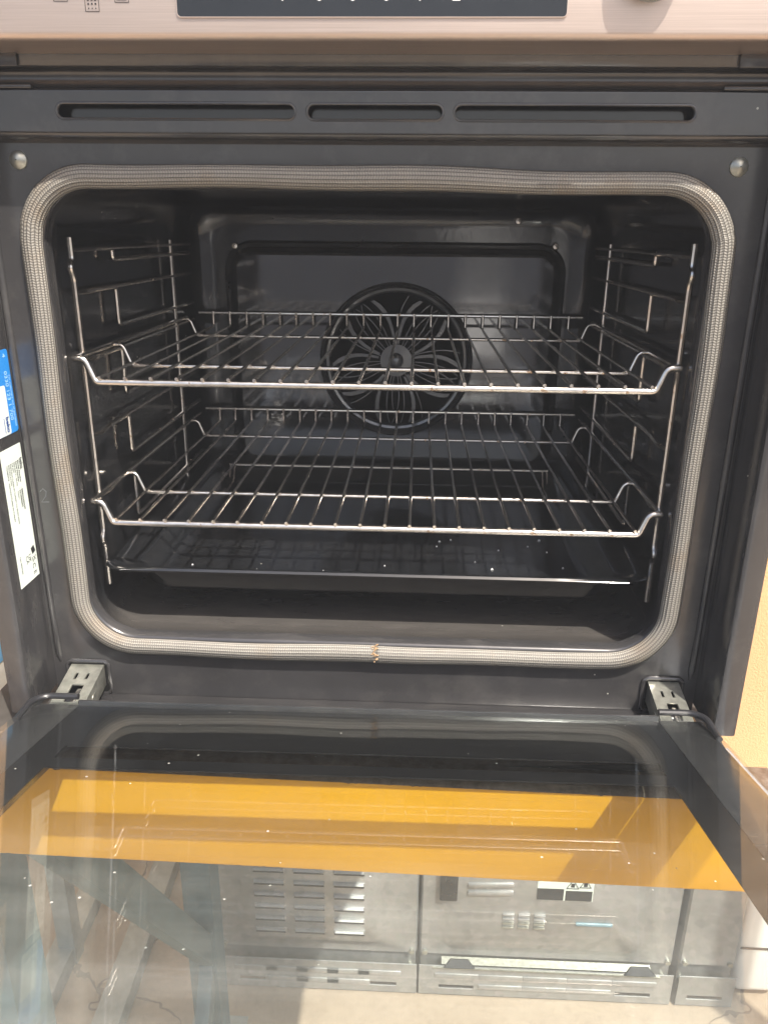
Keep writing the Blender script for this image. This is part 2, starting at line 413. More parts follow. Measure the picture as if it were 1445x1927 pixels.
for x in (-0.360, 1.36):
    part(MB().bar((x, -0.02, -0.31), (x, 0.60, -1.235), 0.048, 0.030, (1, 0, 0)), 'brace', 'blue_paint', rack, bevel=0.002)
    part(MB().bar((x, 0.60, -1.24), (x, 0.43, -1.494), 0.044, 0.028, (1, 0, 0)), 'brace', 'blue_paint', rack, bevel=0.002)
# grey bars lying on the floor under the rack
for x0, x1, lab in ((-0.80, -0.745, 'grey steel bar on the floor, the one farther left under the rack'), (-0.635, -0.575, 'grey steel bar on the floor, the one nearer the blue grey upright')):
    o = MB().box(x0, x1, -0.75, 0.55, 0.0, 0.05).build('steel_bar', 'grey_steel', bevel=0.003)
    o.location = (0, 0.80, -1.5); o.rotation_euler = (0, 0, R(1.5)); tag(o, lab, 'steel bar', 'grey steel bars on the floor under the rack')
# cabinet on the neighbouring bay, a sliver of it left of the oven
cab = thing('steel_cabinet', 'grey cabinet with a light blue upper part glimpsed left of the oven', 'cabinet', (-1.0, 0.5, -1.5))
on(MB().box(-1.30, -0.705, 0.10, 0.85, -0.672, -0.590).build('lower_body', 'grey_steel', cab, bevel=0.004), cab)
on(MB().box(-1.30, -0.703, 0.10, 0.85, -0.589, -0.200).build('upper_body', 'bright_blue', cab, bevel=0.004), cab)
for x in (-1.28, -0.76):
    for y in (0.15, 0.80): on(MB().box(x - 0.02, x + 0.02, y - 0.02, y + 0.02, -1.5, -0.673).build('leg', 'grey_steel', cab), cab)
# white appliance in the sun at far right
wa = thing('white_cooker', 'white enamelled cooker in full sun at the lower right corner', 'cooker', (0.87, 0.86, -1.5))
on(MB().box(0.785, 0.90, 0.765, 0.98, -1.48, -1.20).build('body', 'white_paint', wa, bevel=0.02, bseg=4), wa)
on(MB().box(0.785, 0.90, 0.7625, 0.7645, -1.345, -1.340).build('drawer_gap', 'dark_metal', wa), wa)
for x in (0.80, 0.885): on(MB().box(x - 0.01, x + 0.01, 0.80, 0.82, -1.5, -1.481).build('foot', 'dark_metal', wa), wa)

# ================================================================ appliances on the floor behind the rack, backs towards us
def appliance(x0, x1, lab, full, dep=0.50, hh=0.60):
    root = thing('cooker_back', lab, 'cooker', ((x0 + x1) / 2, 0.755, -1.5), 'cookers on the floor showing their galvanised backs')
    w = (x1 - x0) / 2
    def P(mb, name, mat, **kw): return mb.build(name, mat, root, **kw)
    P(MB().box(-w + 0.002, w - 0.002, 0.012, dep, 0.02, hh), 'body', 'galvanised', bevel=0.003)
    # back sheet with an embossed centre field
    rings = [rrect(-w, w, 0.105, hh, 0.004, 0.010, 6), rrect(-w + .004, w - .004, 0.108, hh - .003, 0.004, 0.004, 6), rrect(-w + 0.05, w - 0.07, 0.135, hh - .015, 0.03, 0.004, 6),
             rrect(-w + 0.062, w - 0.082, 0.147, hh - .027, 0.025, -0.008, 6)]
    if full == 'plain': rings = rings[:2]
    P(MB().loft(rings, cap1=True), 'back_panel', 'galvanised', smooth=True, angle=50)
    # foot rail with folded top lip and slots
    fl = [[-w, 0.0], [w, 0.0], [w, 0.085], [-w, 0.085]]
    holes = []
    for i in range(5):
        cx = -w + 0.085 + i * (2 * w - 0.17) / 4
        if i in ((0, 4) if full != 'plain' else (2,)): holes.append([(cx - 0.04, 0.018), (cx + 0.04, 0.018), (cx + 0.04, 0.030), (cx - 0.04, 0.030)])
    o = plate_with_holes('foot_rail', 'galvanised', fl, holes, 0.002, 0.0006, root); o.location = (0, -0.012, 0.005)
    for i in range(5):
        cx = -w + 0.085 + i * (2 * w - 0.17) / 4
        if full == 'plain': continue
        P(MB().box(cx - 0.05, cx + 0.05, -0.0165, -0.012, 0.056, 0.070), 'embossed_pad', 'galvanised', bevel=0.002)
        if i in (1, 2, 3): P(MB().box(cx - 0.05, cx + 0.05, -0.0165, -0.012, 0.026, 0.040), 'embossed_pad', 'galvanised', bevel=0.002)
    m = MB(); m.quad([(-w + 0.05, -0.012, 0.0955), (w - 0.05, -0.012, 0.0955), (w - 0.05, 0.0035, 0.1015), (-w + 0.05, 0.0035, 0.1015)]) if full == 'label' else None
    m.box(-w + 0.03, w - 0.03, -0.017 if full == 'label' else -0.013, -0.0105, 0.0862, 0.0882)
    P(m, 'folded_lip', 'zinc' if full != 'louvres' else 'galvanised')
    for sx in ((-w + 0.055, w - 0.11) if full == 'label' else ()):
        P(MB().loft([[(sx, -0.016, 0.0915), (sx + 0.07, -0.016, 0.0915), (sx + 0.055, -0.004, 0.104), (sx + 0.015, -0.004, 0.104)],
                     [(sx + 0.002, -0.019, 0.0925), (sx + 0.068, -0.019, 0.0925), (sx + 0.054, -0.007, 0.105), (sx + 0.016, -0.007, 0.105)]], cap0=True, cap1=True), 'lip_notch', 'dark_metal')
    for zz in (0.115, 0.055):
        for xx in (-w + 0.012, w - 0.012):
            P(MB().lathe([(0.0005, -0.004), (0.006, -0.003), (0.006, 0.012)], c=(xx, 0, zz), seg=10), 'screw', 'zinc', smooth=True)
    if full == 'label':
        for r in range(4):
            for c in range(3):
                P(MB().box(-0.105 + c * 0.034, -0.080 + c * 0.034, -0.013, -0.007, 0.208 + r * 0.012, 0.212 + r * 0.012), 'vent_louvre', 'zinc' if r < 2 else 'galvanised', bevel=0.001)
        for r in range(2):
            P(MB().bar((-0.185, -0.008, 0.302 + r * 0.022), (-0.085, -0.008, 0.307 + r * 0.022), 0.012, 0.012), 'embossed_rib', 'galvanised', bevel=0.004)
        P(MB().box(-0.245, -0.205, 0.0, -0.010, 0.275, 0.50), 'cable_duct', 'dark_metal', bevel=0.004)
        lb = P(MB().box(-0.035, 0.085, -0.0088, -0.0078, 0.290, 0.352), 'warning_label', 'sticker_white')
        MB().box(-0.035, 0.022, -0.0094, -0.0088, 0.291, 0.322).build('print_panel', 'print_black', lb)
        MB().box(0.026, 0.083, -0.0094, -0.0088, 0.291, 0.318).build('print_panel', 'print_black', lb)
        m = MB()
        for cx, cz, s in ((0.040, 0.335, 0.013), (0.067, 0.338, 0.012)):
            m.tube([(cx - s, -0.0092, cz - s * 0.8), (cx + s, -0.0092, cz - s * 0.8), (cx, -0.0092, cz + s)], 0.0012, 4, closed=True)
            m.box(cx - 0.004, cx + 0.004, -0.0094, -0.0088, cz - 0.007, cz + 0.003)
        m.build('warning_symbol', 'print_black', lb)
        P(MB().box(0.055, 0.135, -0.012, -0.007, 0.222, 0.230), 'blue_clip', 'dull_blue', bevel=0.002)
    elif full == 'louvres':
        for r in range(8):
            for c in range(3):
                X0 = -w + 0.088 + c * 0.088; Z0 = 0.168 + r * 0.034
                P(MB().loft([[(X0, -0.008, Z0), (X0 + 0.070, -0.008, Z0), (X0 + 0.070, -0.008, Z0 + 0.012), (X0, -0.008, Z0 + 0.012)],
                             [(X0 + 0.003, -0.016, Z0 + 0.009), (X0 + 0.067, -0.016, Z0 + 0.009), (X0 + 0.066, -0.012, Z0 + 0.0115), (X0 + 0.004, -0.012, Z0 + 0.0115)]], cap1=True), 'vent_louvre', 'galvanised')
                P(MB().box(X0 + 0.002, X0 + 0.068, -0.0125, -0.0085, Z0 + 0.0005, Z0 + 0.005), 'louvre_gap', 'dark_metal')
    return root
appliance(-0.385, 0.066, 'galvanised cooker back with rows of pressed louvres beside the blue grey upright', 'louvres')
appliance(0.072, 0.640, 'galvanised cooker back carrying a black and white warning label', 'label')
appliance(0.654, 0.778, 'narrow plain galvanised back at far right, beside the white cooker', 'plain', 0.18, 0.33)

# ================================================================ the oven
oven = thing('oven', 'black built-in oven standing on a yellow rack beam with its door hanging open', 'oven', (0, 0.0, -0.239))
def OP(mb, name, mat, **kw): return on(mb.build(name, mat, oven, **kw), oven)
FY = 0.006                                                  # plane of the enamelled front
GX0, GX1, GZ0, GZ1 = -0.2460, 0.2468, -0.1868, 0.1868      # centre line of the seal
# casing round the cavity (galvanised, five sides)
cs = MB()
for b in ((-0.279, -0.276, 0.0075, 0.555, -0.238, 0.37), (0.276, 0.279, 0.0075, 0.555, -0.238, 0.37), (-0.276, 0.276, 0.552, 0.555, -0.238, 0.37), (-0.276, 0.276, 0.0075, 0.552, 0.367, 0.37), (-0.276, 0.276, 0.0075, 0.552, -0.238, -0.235)):
    cs.box(*b)
OP(cs, 'casing', 'galvanised')
# enamelled front: flat field outside the seal, throat and cavity liner
def ring(x0, x1, z0, z1, r, y): return rrect(x0, x1, z0, z1, r, y, 12, 10)
face = MB().loft([ring(-0.2785, 0.2785, -0.239, 0.2105, 0.002, FY), ring(-0.262, 0.262, -0.205, 0.2045, 0.020, FY), ring(GX0, GX1, GZ0, GZ1, 0.045, FY),
                  ring(-0.2412, 0.2418, -0.1815, 0.1815, 0.040, FY + 0.0005), ring(-0.2396, 0.2402, -0.1795, 0.1798, 0.039, FY + 0.0028), ring(-0.2388, 0.2394, -0.1785, 0.179, 0.038, FY + 0.008), ring(-0.2388, 0.2394, -0.1785, 0.179, 0.038, FY + 0.012)])
OP(face, 'front_frame', 'enamel_face', smooth=True, angle=60)
cav = MB().loft([ring(-0.2388, 0.2394, -0.1785, 0.179, 0.038, FY + 0.012), ring(-0.2415, 0.2421, -0.1812, 0.1815, 0.037, FY + 0.017), ring(-0.2455, 0.2461, -0.1845, 0.185, 0.035, FY + 0.024), ring(-0.2465, 0.2471, -0.1855, 0.186, 0.034, 0.05),
                 ring(-0.2465, 0.2471, -0.1855, 0.186, 0.034, 0.377), ring(-0.2440, 0.2446, -0.1835, 0.184, 0.034, 0.392), ring(-0.2370, 0.2376, -0.1775, 0.178, 0.033, 0.403), ring(-0.2260, 0.2266, -0.168, 0.169, 0.032, 0.4095), ring(-0.214, 0.2146, -0.158, 0.159, 0.030, 0.4115)], cap1=True)
OP(cav, 'cavity', 'enamel', smooth=True, angle=60)
# side trims: channel wall, folded front flange, outer return
for s in (-1, 1):
    prof = [(0.2785, FY), (0.2785, -0.036), (0.2800, -0.0393), (0.2830, -0.0405), (0.2945, -0.0405), (0.2970, -0.0395), (0.2975, -0.037), (0.2975, 0.0), (0.2960, 0.0), (0.2960, -0.036), (0.2940, -0.0385), (0.2835, -0.0385), (0.2808, -0.0365), (0.2805, 0.0062)]
    m = MB().loft([[(s * x, y, z) for x, y in prof] for z in (-0.2285, 0.262)], closed=True, cap0=True, cap1=True)
    OP(m, 'side_trim', 'enamel_face', smooth=True, angle=40)
    # pressed vertical bead in the front corner, ending in a drop
    m = MB().tube([(s * 0.2745, FY, 0.20), (s * 0.2742, FY, 0.0), (s * 0.2735, FY, -0.16), (s * 0.2728, FY, -0.197), (s * 0.2725, FY, -0.206)], [0.0030, 0.0030, 0.0026, 0.0030, 0.0008], 12)
    OP(m, 'pressed_bead', 'enamel_face', smooth=True)
# top of the front: pressed vent band, then stepped bands up behind the control panel
prof = [(FY, 0.2085), (0.001, 0.2095), (-0.004, 0.2112), (-0.0065, 0.2135), (-0.0065, 0.2150)]
OP(MB().loft([[(x, y, z) for y, z in prof] for x in (-0.2783, 0.2783)], closed=False), 'lower_lip', 'enamel_face', smooth=True, angle=60)
def stadium(x0, x1, z0, z1, n=10):
    r = (z1 - z0) / 2; zc = (z0 + z1) / 2
    P = [(x1 - r + r * math.cos(a), zc + r * math.sin(a)) for a in [R(-90 + 180 * k / n) for k in range(n + 1)]]
    return P + [(x0 + r + r * math.cos(a), zc + r * math.sin(a)) for a in [R(90 + 180 * k / n) for k in range(n + 1)]]
slots = [stadium(-0.213, -0.051, 0.2222, 0.2322), stadium(-0.0435, 0.0475, 0.2222, 0.2322), stadium(0.0545, 0.2125, 0.2222, 0.2322)]
vp = plate_with_holes('vent_plate', 'enamel_face', [(-0.2783, 0.2146), (0.2783, 0.2146), (0.2783, 0.2392), (-0.2783, 0.2392)], slots, 0.0012, 0.0009, oven)
on(vp, oven); vp.location = (0, -0.0062, 0)
for sl in slots:
    m = MB().tube([(x, -0.0073, z) for x, z in [(a * 1.0, b) for a, b in sl]], 0.0010, 8, closed=True)
    OP(m, 'slot_rim', 'enamel_face', smooth=True)
prof = [(-0.0060, 0.2395), (-0.0045, 0.2412), (0.0005, 0.2420), (0.0030, 0.2436), (0.0030, 0.2520), (0.0015, 0.2534), (-0.0030, 0.2540), (-0.0048, 0.2552), (-0.0048, 0.270), (0.0, 0.300)]
OP(MB().loft([[(x, y, z) for y, z in prof] for x in (-0.2783, 0.2783)], closed=False), 'upper_band', 'enamel_face', smooth=True, angle=60)
OP(MB().box(-0.2782, 0.2782, 0.0040, 0.0065, 0.2107, 0.241), 'vent_backing', 'enamel', smooth=False)
for s in (-1, 1):   # stepped corner brackets at both ends of the bands
    OP(MB().box(min(s * 0.2783, s * 0.236), max(s * 0.2783, s * 0.236), -0.0078, -0.0052, 0.2535, 0.268), 'corner_bracket', 'enamel_face', bevel=0.001)
    OP(MB().box(min(s * 0.2783, s * 0.228), max(s * 0.2783, s * 0.228), -0.0085, 0.0025, 0.2405, 0.2432), 'corner_bracket', 'enamel_face', bevel=0.001)
    OP(MB().lathe([(0.0004, -0.0040), (0.0035, -0.0034), (0.0062, -0.0012), (0.0066, 0.0006)], c=(s * 0.2500, FY, 0.1975 if s < 0 else 0.1962), seg=20), 'screw_cap', 'zinc', smooth=True)

OP(MB().box(-0.278, 0.278, -0.046, FY - 0.0005, -0.2395, -0.2368), 'lower_sill', 'enamel_face', bevel=0.001)
# braided seal
def seal_mesh():
    path = ring(GX0, GX1, GZ0, GZ1, 0.046, 0.0)
    # resample evenly, starting and ending at the joint in the bottom run
    P = [Vector(p) for p in path]; n = len(P)
    start = min(range(n), key=lambda i: abs(P[i].x - 0.0045) + (0 if P[i].z < -0.15 else 9))
    P = P[start:] + P[:start] + [P[start]]
    P[0] = P[-1] = Vector((0.0045, 0, GZ0))
    L = [0.0]
    for i in range(1, len(P)): L.append(L[-1] + (P[i] - P[i - 1]).length)
    N = 420; Q = []
    j = 0
    for i in range(N + 1):
        d = L[-1] * i / N
        while j < len(L) - 2 and L[j + 1] < d: j += 1
        u = (d - L[j]) / max(L[j + 1] - L[j], 1e-9); Q.append((P[j].lerp(P[j + 1], u), d))
    S = 72; LOBES = 18
    v = []; f = []; uvs = []
    for i, (p, d) in enumerate(Q):
        a = Q[max(i - 1, 0)][0]; b = Q[min(i + 1, N)][0]; tg = (b - a).normalized(); out = Vector((tg.z, 0, -tg.x))
        wob = 0.0007 * math.sin(d * 17) + 0.0005 * math.sin(d * 41 + 1)
        zoff = 0.0018 * (-(p.x) / 0.25) if p.z > 0.15 else 0.0
        wv = 0.0075 + 0.0004 * math.sin(d * 23 + 2)
        for k in range(S):
            th = 2 * math.pi * k / S
            amp = 1 + 0.07 * math.cos(LOBES * th)
            c = p + out * (wv * amp * math.cos(th) + wob) + Vector((0, -0.0046 * amp * math.sin(th) * (0.72 + 0.28 * abs(math.sin(th))), 0)) + Vector((0, FY - 0.0047, zoff))
            v.append(c)
    for i in range(N):
        for k in range(S):
            k2 = (k + 1) % S
            f.append((i * S + k, i * S + k2, (i + 1) * S + k2, (i + 1) * S + k))
            uvs.append((Q[i][1], k / S, Q[i + 1][1], (k + 1) / S))
    f.append(tuple(reversed(range(S)))); f.append(tuple(N * S + k for k in range(S)))
    me = bpy.data.meshes.new('door_seal'); me.from_pydata([tuple(x) for x in v], [], f)
    ul = me.uv_layers.new(name='UVMap')
    for pi, p in enumerate(me.polygons):
        p.use_smooth = True
        if pi < len(uvs):
            u0, v0, u1, v1 = uvs[pi]
            for li, uvv in zip(p.loop_indices, ((u0, v0), (u0, v1), (u1, v1), (u1, v0))): ul.data[li].uv = uvv
    bm = bmesh.new(); bm.from_mesh(me); bmesh.ops.recalc_face_normals(bm, faces=bm.faces); bm.to_mesh(me); bm.free()
    me.materials.append(M['braid']); return me
seal = on(link('door_seal', seal_mesh(), oven), oven)
m = MB()
for i in range(26):
    a = random.uniform(-0.4, math.pi + 0.4); x = 0.0045 + random.uniform(-0.0018, 0.0012)
    c = Vector((x, FY - 0.0047 - 0.0052 * math.sin(a), GZ0 + 0.0079 * math.cos(a)))
    m.tube([c, c + Vector((random.uniform(-0.0035, 0.0025), random.uniform(-0.0008, 0.0003), random.uniform(-0.0015, 0.0015)))], 0.00055, 5)
m.lathe([(0.0, 0)], seg=3) if False else None
fr = m.build('frayed_end', 'frayed', seal)

# control panel
cp = OP(MB().box(-0.2975, 0.2975, -0.0450, 0.010, 0.2615, 0.372), 'control_panel', 'stainless', bevel=0.0045, bseg=5)
dp = plate_with_holes('display', 'display_glass', [(p.x, p.z) for p in rrect(-0.1155, 0.1175, 0.2735, 0.350, 0.0022, 0, 5)], [], 0.0008, 0.0003, oven); on(dp, oven); dp.location = (0, -0.0452, 0)
def front_mw(x, z, y): return Matrix.Translation((x, y, z)) @ Matrix.Rotation(R(90), 4, 'X')
fpath = [(p.x, -0.0457, p.z) for p in rrect(-0.1157, 0.1177, 0.2733, 0.3502, 0.0024, 0, 5)]
on(MB().tube(fpath, 0.0004, 6, closed=True).build('display_edge', 'stainless', dp), oven)
for x, ch in ((-0.0505, '7'), (-0.0295, '0'), (-0.0095, '0'), (0.0105, '0'), (0.0315, '7'), (0.0520, '2')):
    tm = text_mesh('display_digit', ch, 0.011, 'print_white', dp, front_mw(x, 0.2818, -0.0459), 'CENTER'); on(tm, oven)
kn = OP(MB().lathe([(0.0005, -0.0135), (0.017, -0.0132), (0.0195, -0.011), (0.0200, -0.002), (0.0205, 0.0)], c=(0.1655, -0.0448, 0.3015), seg=48), 'knob', 'grey_steel', smooth=True)
for x, z in ((-0.1865, 0.2818), (-0.1675, 0.2765), (-0.1490, 0.2812)):
    m = MB(); s = 0.0042
    m.tube([(x - s, -0.0452, z), (x + s, -0.0452, z), (x + s, -0.0452, z + 2 * s), (x - s, -0.0452, z + 2 * s)], 0.00022, 4, closed=True)
    ic = OP(m, 'function_icon', 'print_black')
    d = MB()
    if x == -0.1675:
        for r in range(3):
            for c in range(3):
                q = 0.00028 + 0.00016 * r; d.box(x - 0.0022 + c * 0.0022 - q, x - 0.0022 + c * 0.0022 + q, -0.0454, -0.0450, z + 0.0016 + r * 0.0023 - q, z + 0.0016 + r * 0.0023 + q)
    elif x > -0.16: d.box(x - 0.003, x + 0.003, -0.0454, -0.0450, z + 0.0012, z + 0.0016)
    else:
        for k in range(3): d.tube([(x - 0.0014 + k * 0.0014 + 0.0004 * (-1) ** q, -0.0452, z + 0.001 + q * 0.0012) for q in range(5)], 0.0002, 4)
    on(d.build('icon_print', 'print_black', ic), oven)

# ---- stickers on the left channel wall (flat print, read from top to bottom)
WX = -0.2783
def wall_mw(y, z, dx=0.0):   # text runs down (-z), its top points into the oven (+y)
    return Matrix(((0, 0, 1, WX + 0.0003 + dx), (0, 1, 0, y), (-1, 0, 0, z), (0, 0, 0, 1)))
def wrect(y0, y1, z0, z1, r, dx):
    P = rrect(y0, y1, z0, z1, r, 0, 4)
    return [(WX + dx, p.x, p.z) for p in P]
lab = OP(MB().loft([wrect(-0.0290, 0.0028, -0.1205, -0.0072, 0.0006, 0.0), wrect(-0.0290, 0.0028, -0.1205, -0.0072, 0.0006, 0.0002)], cap0=True, cap1=True), 'rating_label', 'sticker_white')
lab['label'] = 'long white printed rating plate sticker'
def wt(s, y, z, size, mat='print_black', bold=0.0, par=lab, name='print', sx=1.0): return on(text_mesh(name, s, size, mat, par, wall_mw(y, z), bold=bold, sx=sx), oven)
wt('beko', -0.0015, -0.0185, 0.0046, bold=0.00008)
on(MB().box(WX + 0.0002, WX + 0.0004, -0.0026, -0.0021, -0.0280, -0.0190).build('print', 'print_black', lab), oven)
for s, y, z in (('Model Number', -0.0058, -0.0195), ('Serial Number', -0.0088, -0.0195)): wt(s, y, z, 0.0029, bold=0.00004)
wt(': BBIE22300XFP', -0.0058, -0.0415, 0.0029, bold=0.00005); wt(': 2410080602', -0.0088, -0.0415, 0.0029, bold=0.00005)
wt('220-240 V~ 50 Hz      Class I', -0.0118, -0.0195, 0.0026)
wt('2.8 kW', -0.0146, -0.0195, 0.0026)
wt('MANUFACTURED IN TURKEY TO BS/EN 60335', -0.0174, -0.0195, 0.0024)
wt('SPECIFICATION', -0.0202, -0.0195, 0.0024)
wt('7757882978   MANUFACTURED IN TURKEY', -0.0232, -0.0195, 0.0024)
wt('Type: BBIE22300', -0.0240, -0.0945, 0.0022)
wt('UK', -0.0105, -0.0980, 0.0052); wt('CA', -0.0150, -0.0980, 0.0052)
wt('C E', -0.0060, -0.1078, 0.0066)
mk = MB(); mk.quad([(WX + 0.0004, -0.0008, -0.0930), (WX + 0.0004, 0.0012, -0.0985), (WX + 0.0004, -0.0040, -0.1000), (WX + 0.0004, -0.0058, -0.0945)])
mk.box(WX + 0.0002, WX + 0.0004, -0.0050, -0.0044, -0.1065, -0.1025)
mk.bar((WX + 0.0003, -0.0035, -0.1020), (WX + 0.0003, 0.0005, -0.1060), 0.0004, 0.0002, (1, 0, 0)); mk.bar((WX + 0.0003, 0.0005, -0.1020), (WX + 0.0003, -0.0035, -0.1060), 0.0004, 0.0002, (1, 0, 0))
on(mk.build('print_symbol', 'print_black', lab), oven)
stk = OP(MB().loft([wrect(-0.034, 0.0040, 0.0025, 0.0660, 0.0025, 0.0), wrect(-0.034, 0.0040, 0.0025, 0.0660, 0.0025, 0.0002)], cap0=True, cap1=True), 'service_sticker', 'sticker_blue')
stk['label'] = 'blue and white helpline sticker'
sw = on(MB().loft([wrect(-0.0338, -0.0072, 0.0027, 0.0400, 0.002, 0.0001), wrect(-0.0338, -0.0072, 0.0027, 0.0400, 0.002, 0.0003)], cap0=True, cap1=True).build('white_field', 'sticker_white', stk), oven)
wt('For customers out of guarantee', 0.0006, 0.0465, 0.0031, 'text_blue_light', 0.00004, stk)
wt('0330 123 1 700', -0.0052, 0.0500, 0.0060, 'text_blue_light', 0.00006, stk)
wt('4', -0.004, 0.0630, 0.0060, 'text_blue_light', 0.00006, stk)
on(text_mesh('print', 'beko', 0.0060, 'text_navy', stk, wall_mw(-0.0130, 0.0165, 0.0002), bold=0.0002), oven)
on(MB().box(WX + 0.0003, WX + 0.0005, -0.0160, -0.0154, 0.0045, 0.0160).build('print', 'text_navy', stk), oven)
# chalked figure on the front beside the seal
m = MB().tube([(-0.2690, FY - 0.0001, -0.0490), (-0.2665, FY - 0.0001, -0.0465), (-0.2640, FY - 0.0001, -0.0490), (-0.2650, FY - 0.0001, -0.0530), (-0.2690, FY - 0.0001, -0.0580), (-0.2630, FY - 0.0001, -0.0578)], 0.0003, 5)
simple('chalk', (0.12, 0.13, 0.14), 0.8); OP(m, 'chalk_mark', 'chalk')

# ---- back of the cavity: raised panel with a round fan intake
BY = 0.4105
pan = [[(p.x, p.z) for p in rrect(-0.196, 0.204, -0.135, 0.1335, 0.022, 0, 8)]]
circ = [(0.008 + 0.0955 * math.cos(2 * math.pi * k / 64), 0.0 + 0.0955 * math.sin(2 * math.pi * k / 64)) for k in range(64)]
bp = plate_with_holes('back_panel', 'panel_enamel', [(p.x, p.z) for p in rrect(-0.187, 0.195, -0.127, 0.1250, 0.018, 0, 8)], [circ], 0.002, 0.0004, oven); on(bp, oven); bp.location = (0, BY - 0.0082, 0)
rim = [rrect(-0.187 - d, 0.195 + d, -0.127 - d, 0.1250 + d, 0.018 + d, y, 10, 6) for d, y in ((-0.0002, BY - 0.0094), (0.002, BY - 0.0092), (0.005, BY - 0.0078), (0.0075, BY - 0.0050), (0.010, BY - 0.0030), (0.0125, BY - 0.0036), (0.0150, BY - 0.0026), (0.0165, BY + 0.001))]
on(MB().loft(rim).build('rolled_edge', 'enamel', bp, smooth=True, angle=80), oven)
fan = OP(MB().lathe([(0.0955, -0.010), (0.0930, -0.0125), (0.0905, -0.010), (0.0880, -0.002), (0.0850, -0.001), (0.0835, -0.0035), (0.0820, -0.0015), (0.0815, 0.0)], c=(0.008, BY, 0.0), seg=72), 'fan_cover', 'fan_enamel', smooth=True)
on(MB().lathe([(0.0817, 0.0005), (0.0, 0.0005)], c=(0.008, BY, 0.0), seg=48).build('fan_recess_dark', 'opening_black', fan), oven)  # black disc paints the depth behind the spokes dark
on(MB().lathe([(0.0002, -0.012), (0.005, -0.0115), (0.0085, -0.009), (0.0095, -0.004), (0.020, -0.0035), (0.0215, 0.0)], c=(0.008, BY, 0.0), seg=32).build('fan_hub', 'fan_enamel', fan, smooth=True), oven)
def spoke(a, r0, r1, w0, w1, sweep, th):
    mb = MB(); rings = []
    for k in range(9):
        u = k / 8; r = r0 + (r1 - r0) * u; an = a + sweep * u * u; w = (w0 + (w1 - w0) * u) * (1 if u < 0.95 else 0.7)
        c = Vector((0.008 + r * math.cos(an), BY - 0.003, r * math.sin(an))); s = Vector((-math.sin(an), 0, math.cos(an)))
        rings.append([c + s * w, c + s * w * 0.7 + Vector((0, -th, 0)), c - s * w * 0.7 + Vector((0, -th, 0)), c - s * w])
    return mb.loft(rings, cap0=True, cap1=True)
for i in range(5):
    a0 = R(90 + 72 * i)
    for d, sw_ in ((-0.105, -0.28), (0.105, 0.28)):
        on(spoke(a0 + d, 0.022, 0.079, 0.0018, 0.0046, sw_, 0.0085).build('fan_spoke', 'fan_enamel', fan, smooth=True, angle=50), oven)
    for d in (-0.50, -0.36, 0.0, 0.36, 0.50):
        on(spoke(a0 + d, 0.020, 0.080, 0.0007, 0.0012, 0.18 if d > 0 else -0.18, 0.003).build('fan_spoke', 'fan_enamel', fan, smooth=True, angle=50), oven)
for x, z, y in ((-0.189, 0.135, 0.0), (0.150, 0.166, 0.0), (0.196, 0.138, 0.0)):
    OP(MB().lathe([(0.0004, -0.0065), (0.0032, -0.006), (0.0042, -0.004), (0.0042, 0.002)], c=(x, BY, z), seg=16), 'screw', 'chrome', smooth=True)

# ---- wire ladders on both side walls
LEV = [(0.137, 0.127), (0.104, 0.070), (0.050, 0.007), (-0.013, -0.050), (-0.0665, -0.115)]
for s in (-1, 1):
    X = s * 0.2395; y0 = 0.050 if s < 0 else 0.042
    rail = OP(MB().tube(smooth_path([(X, y0, 0.146), (X, y0, 0.129), (X, y0 - 0.005, 0.1235), (X, y0, 0.116), (X, y0, -0.099), (X, y0 - 0.005, -0.105), (X, y0, -0.111), (X, y0, -0.150)], 0.004, 4), 0.0025, 10), 'side_ladder', 'chrome', smooth=True)
    on(MB().tube([(X, 0.312, 0.142), (X, 0.312, -0.150)], 0.0023, 10).build('rear_rod', 'chrome', rail, smooth=True), oven)
    for zt, zb in LEV:
        p = smooth_path([(X, 0.385, zb), (X, 0.1385, zb), (X, 0.1385, zt), (X, 0.09, zt), (s * 0.2365, y0 + 0.015, zt), (X, y0, zt)], 0.004, 4)
        on(MB().tube(p, 0.0021, 8).build('guide_wire', 'chrome', rail, smooth=True), oven)
        on(MB().tube([(X - s * 0.0005, 0.100, zt), (X - s * 0.0005, 0.385, zt)], 0.0016, 8).build('guide_wire', 'chrome', rail, smooth=True), oven)

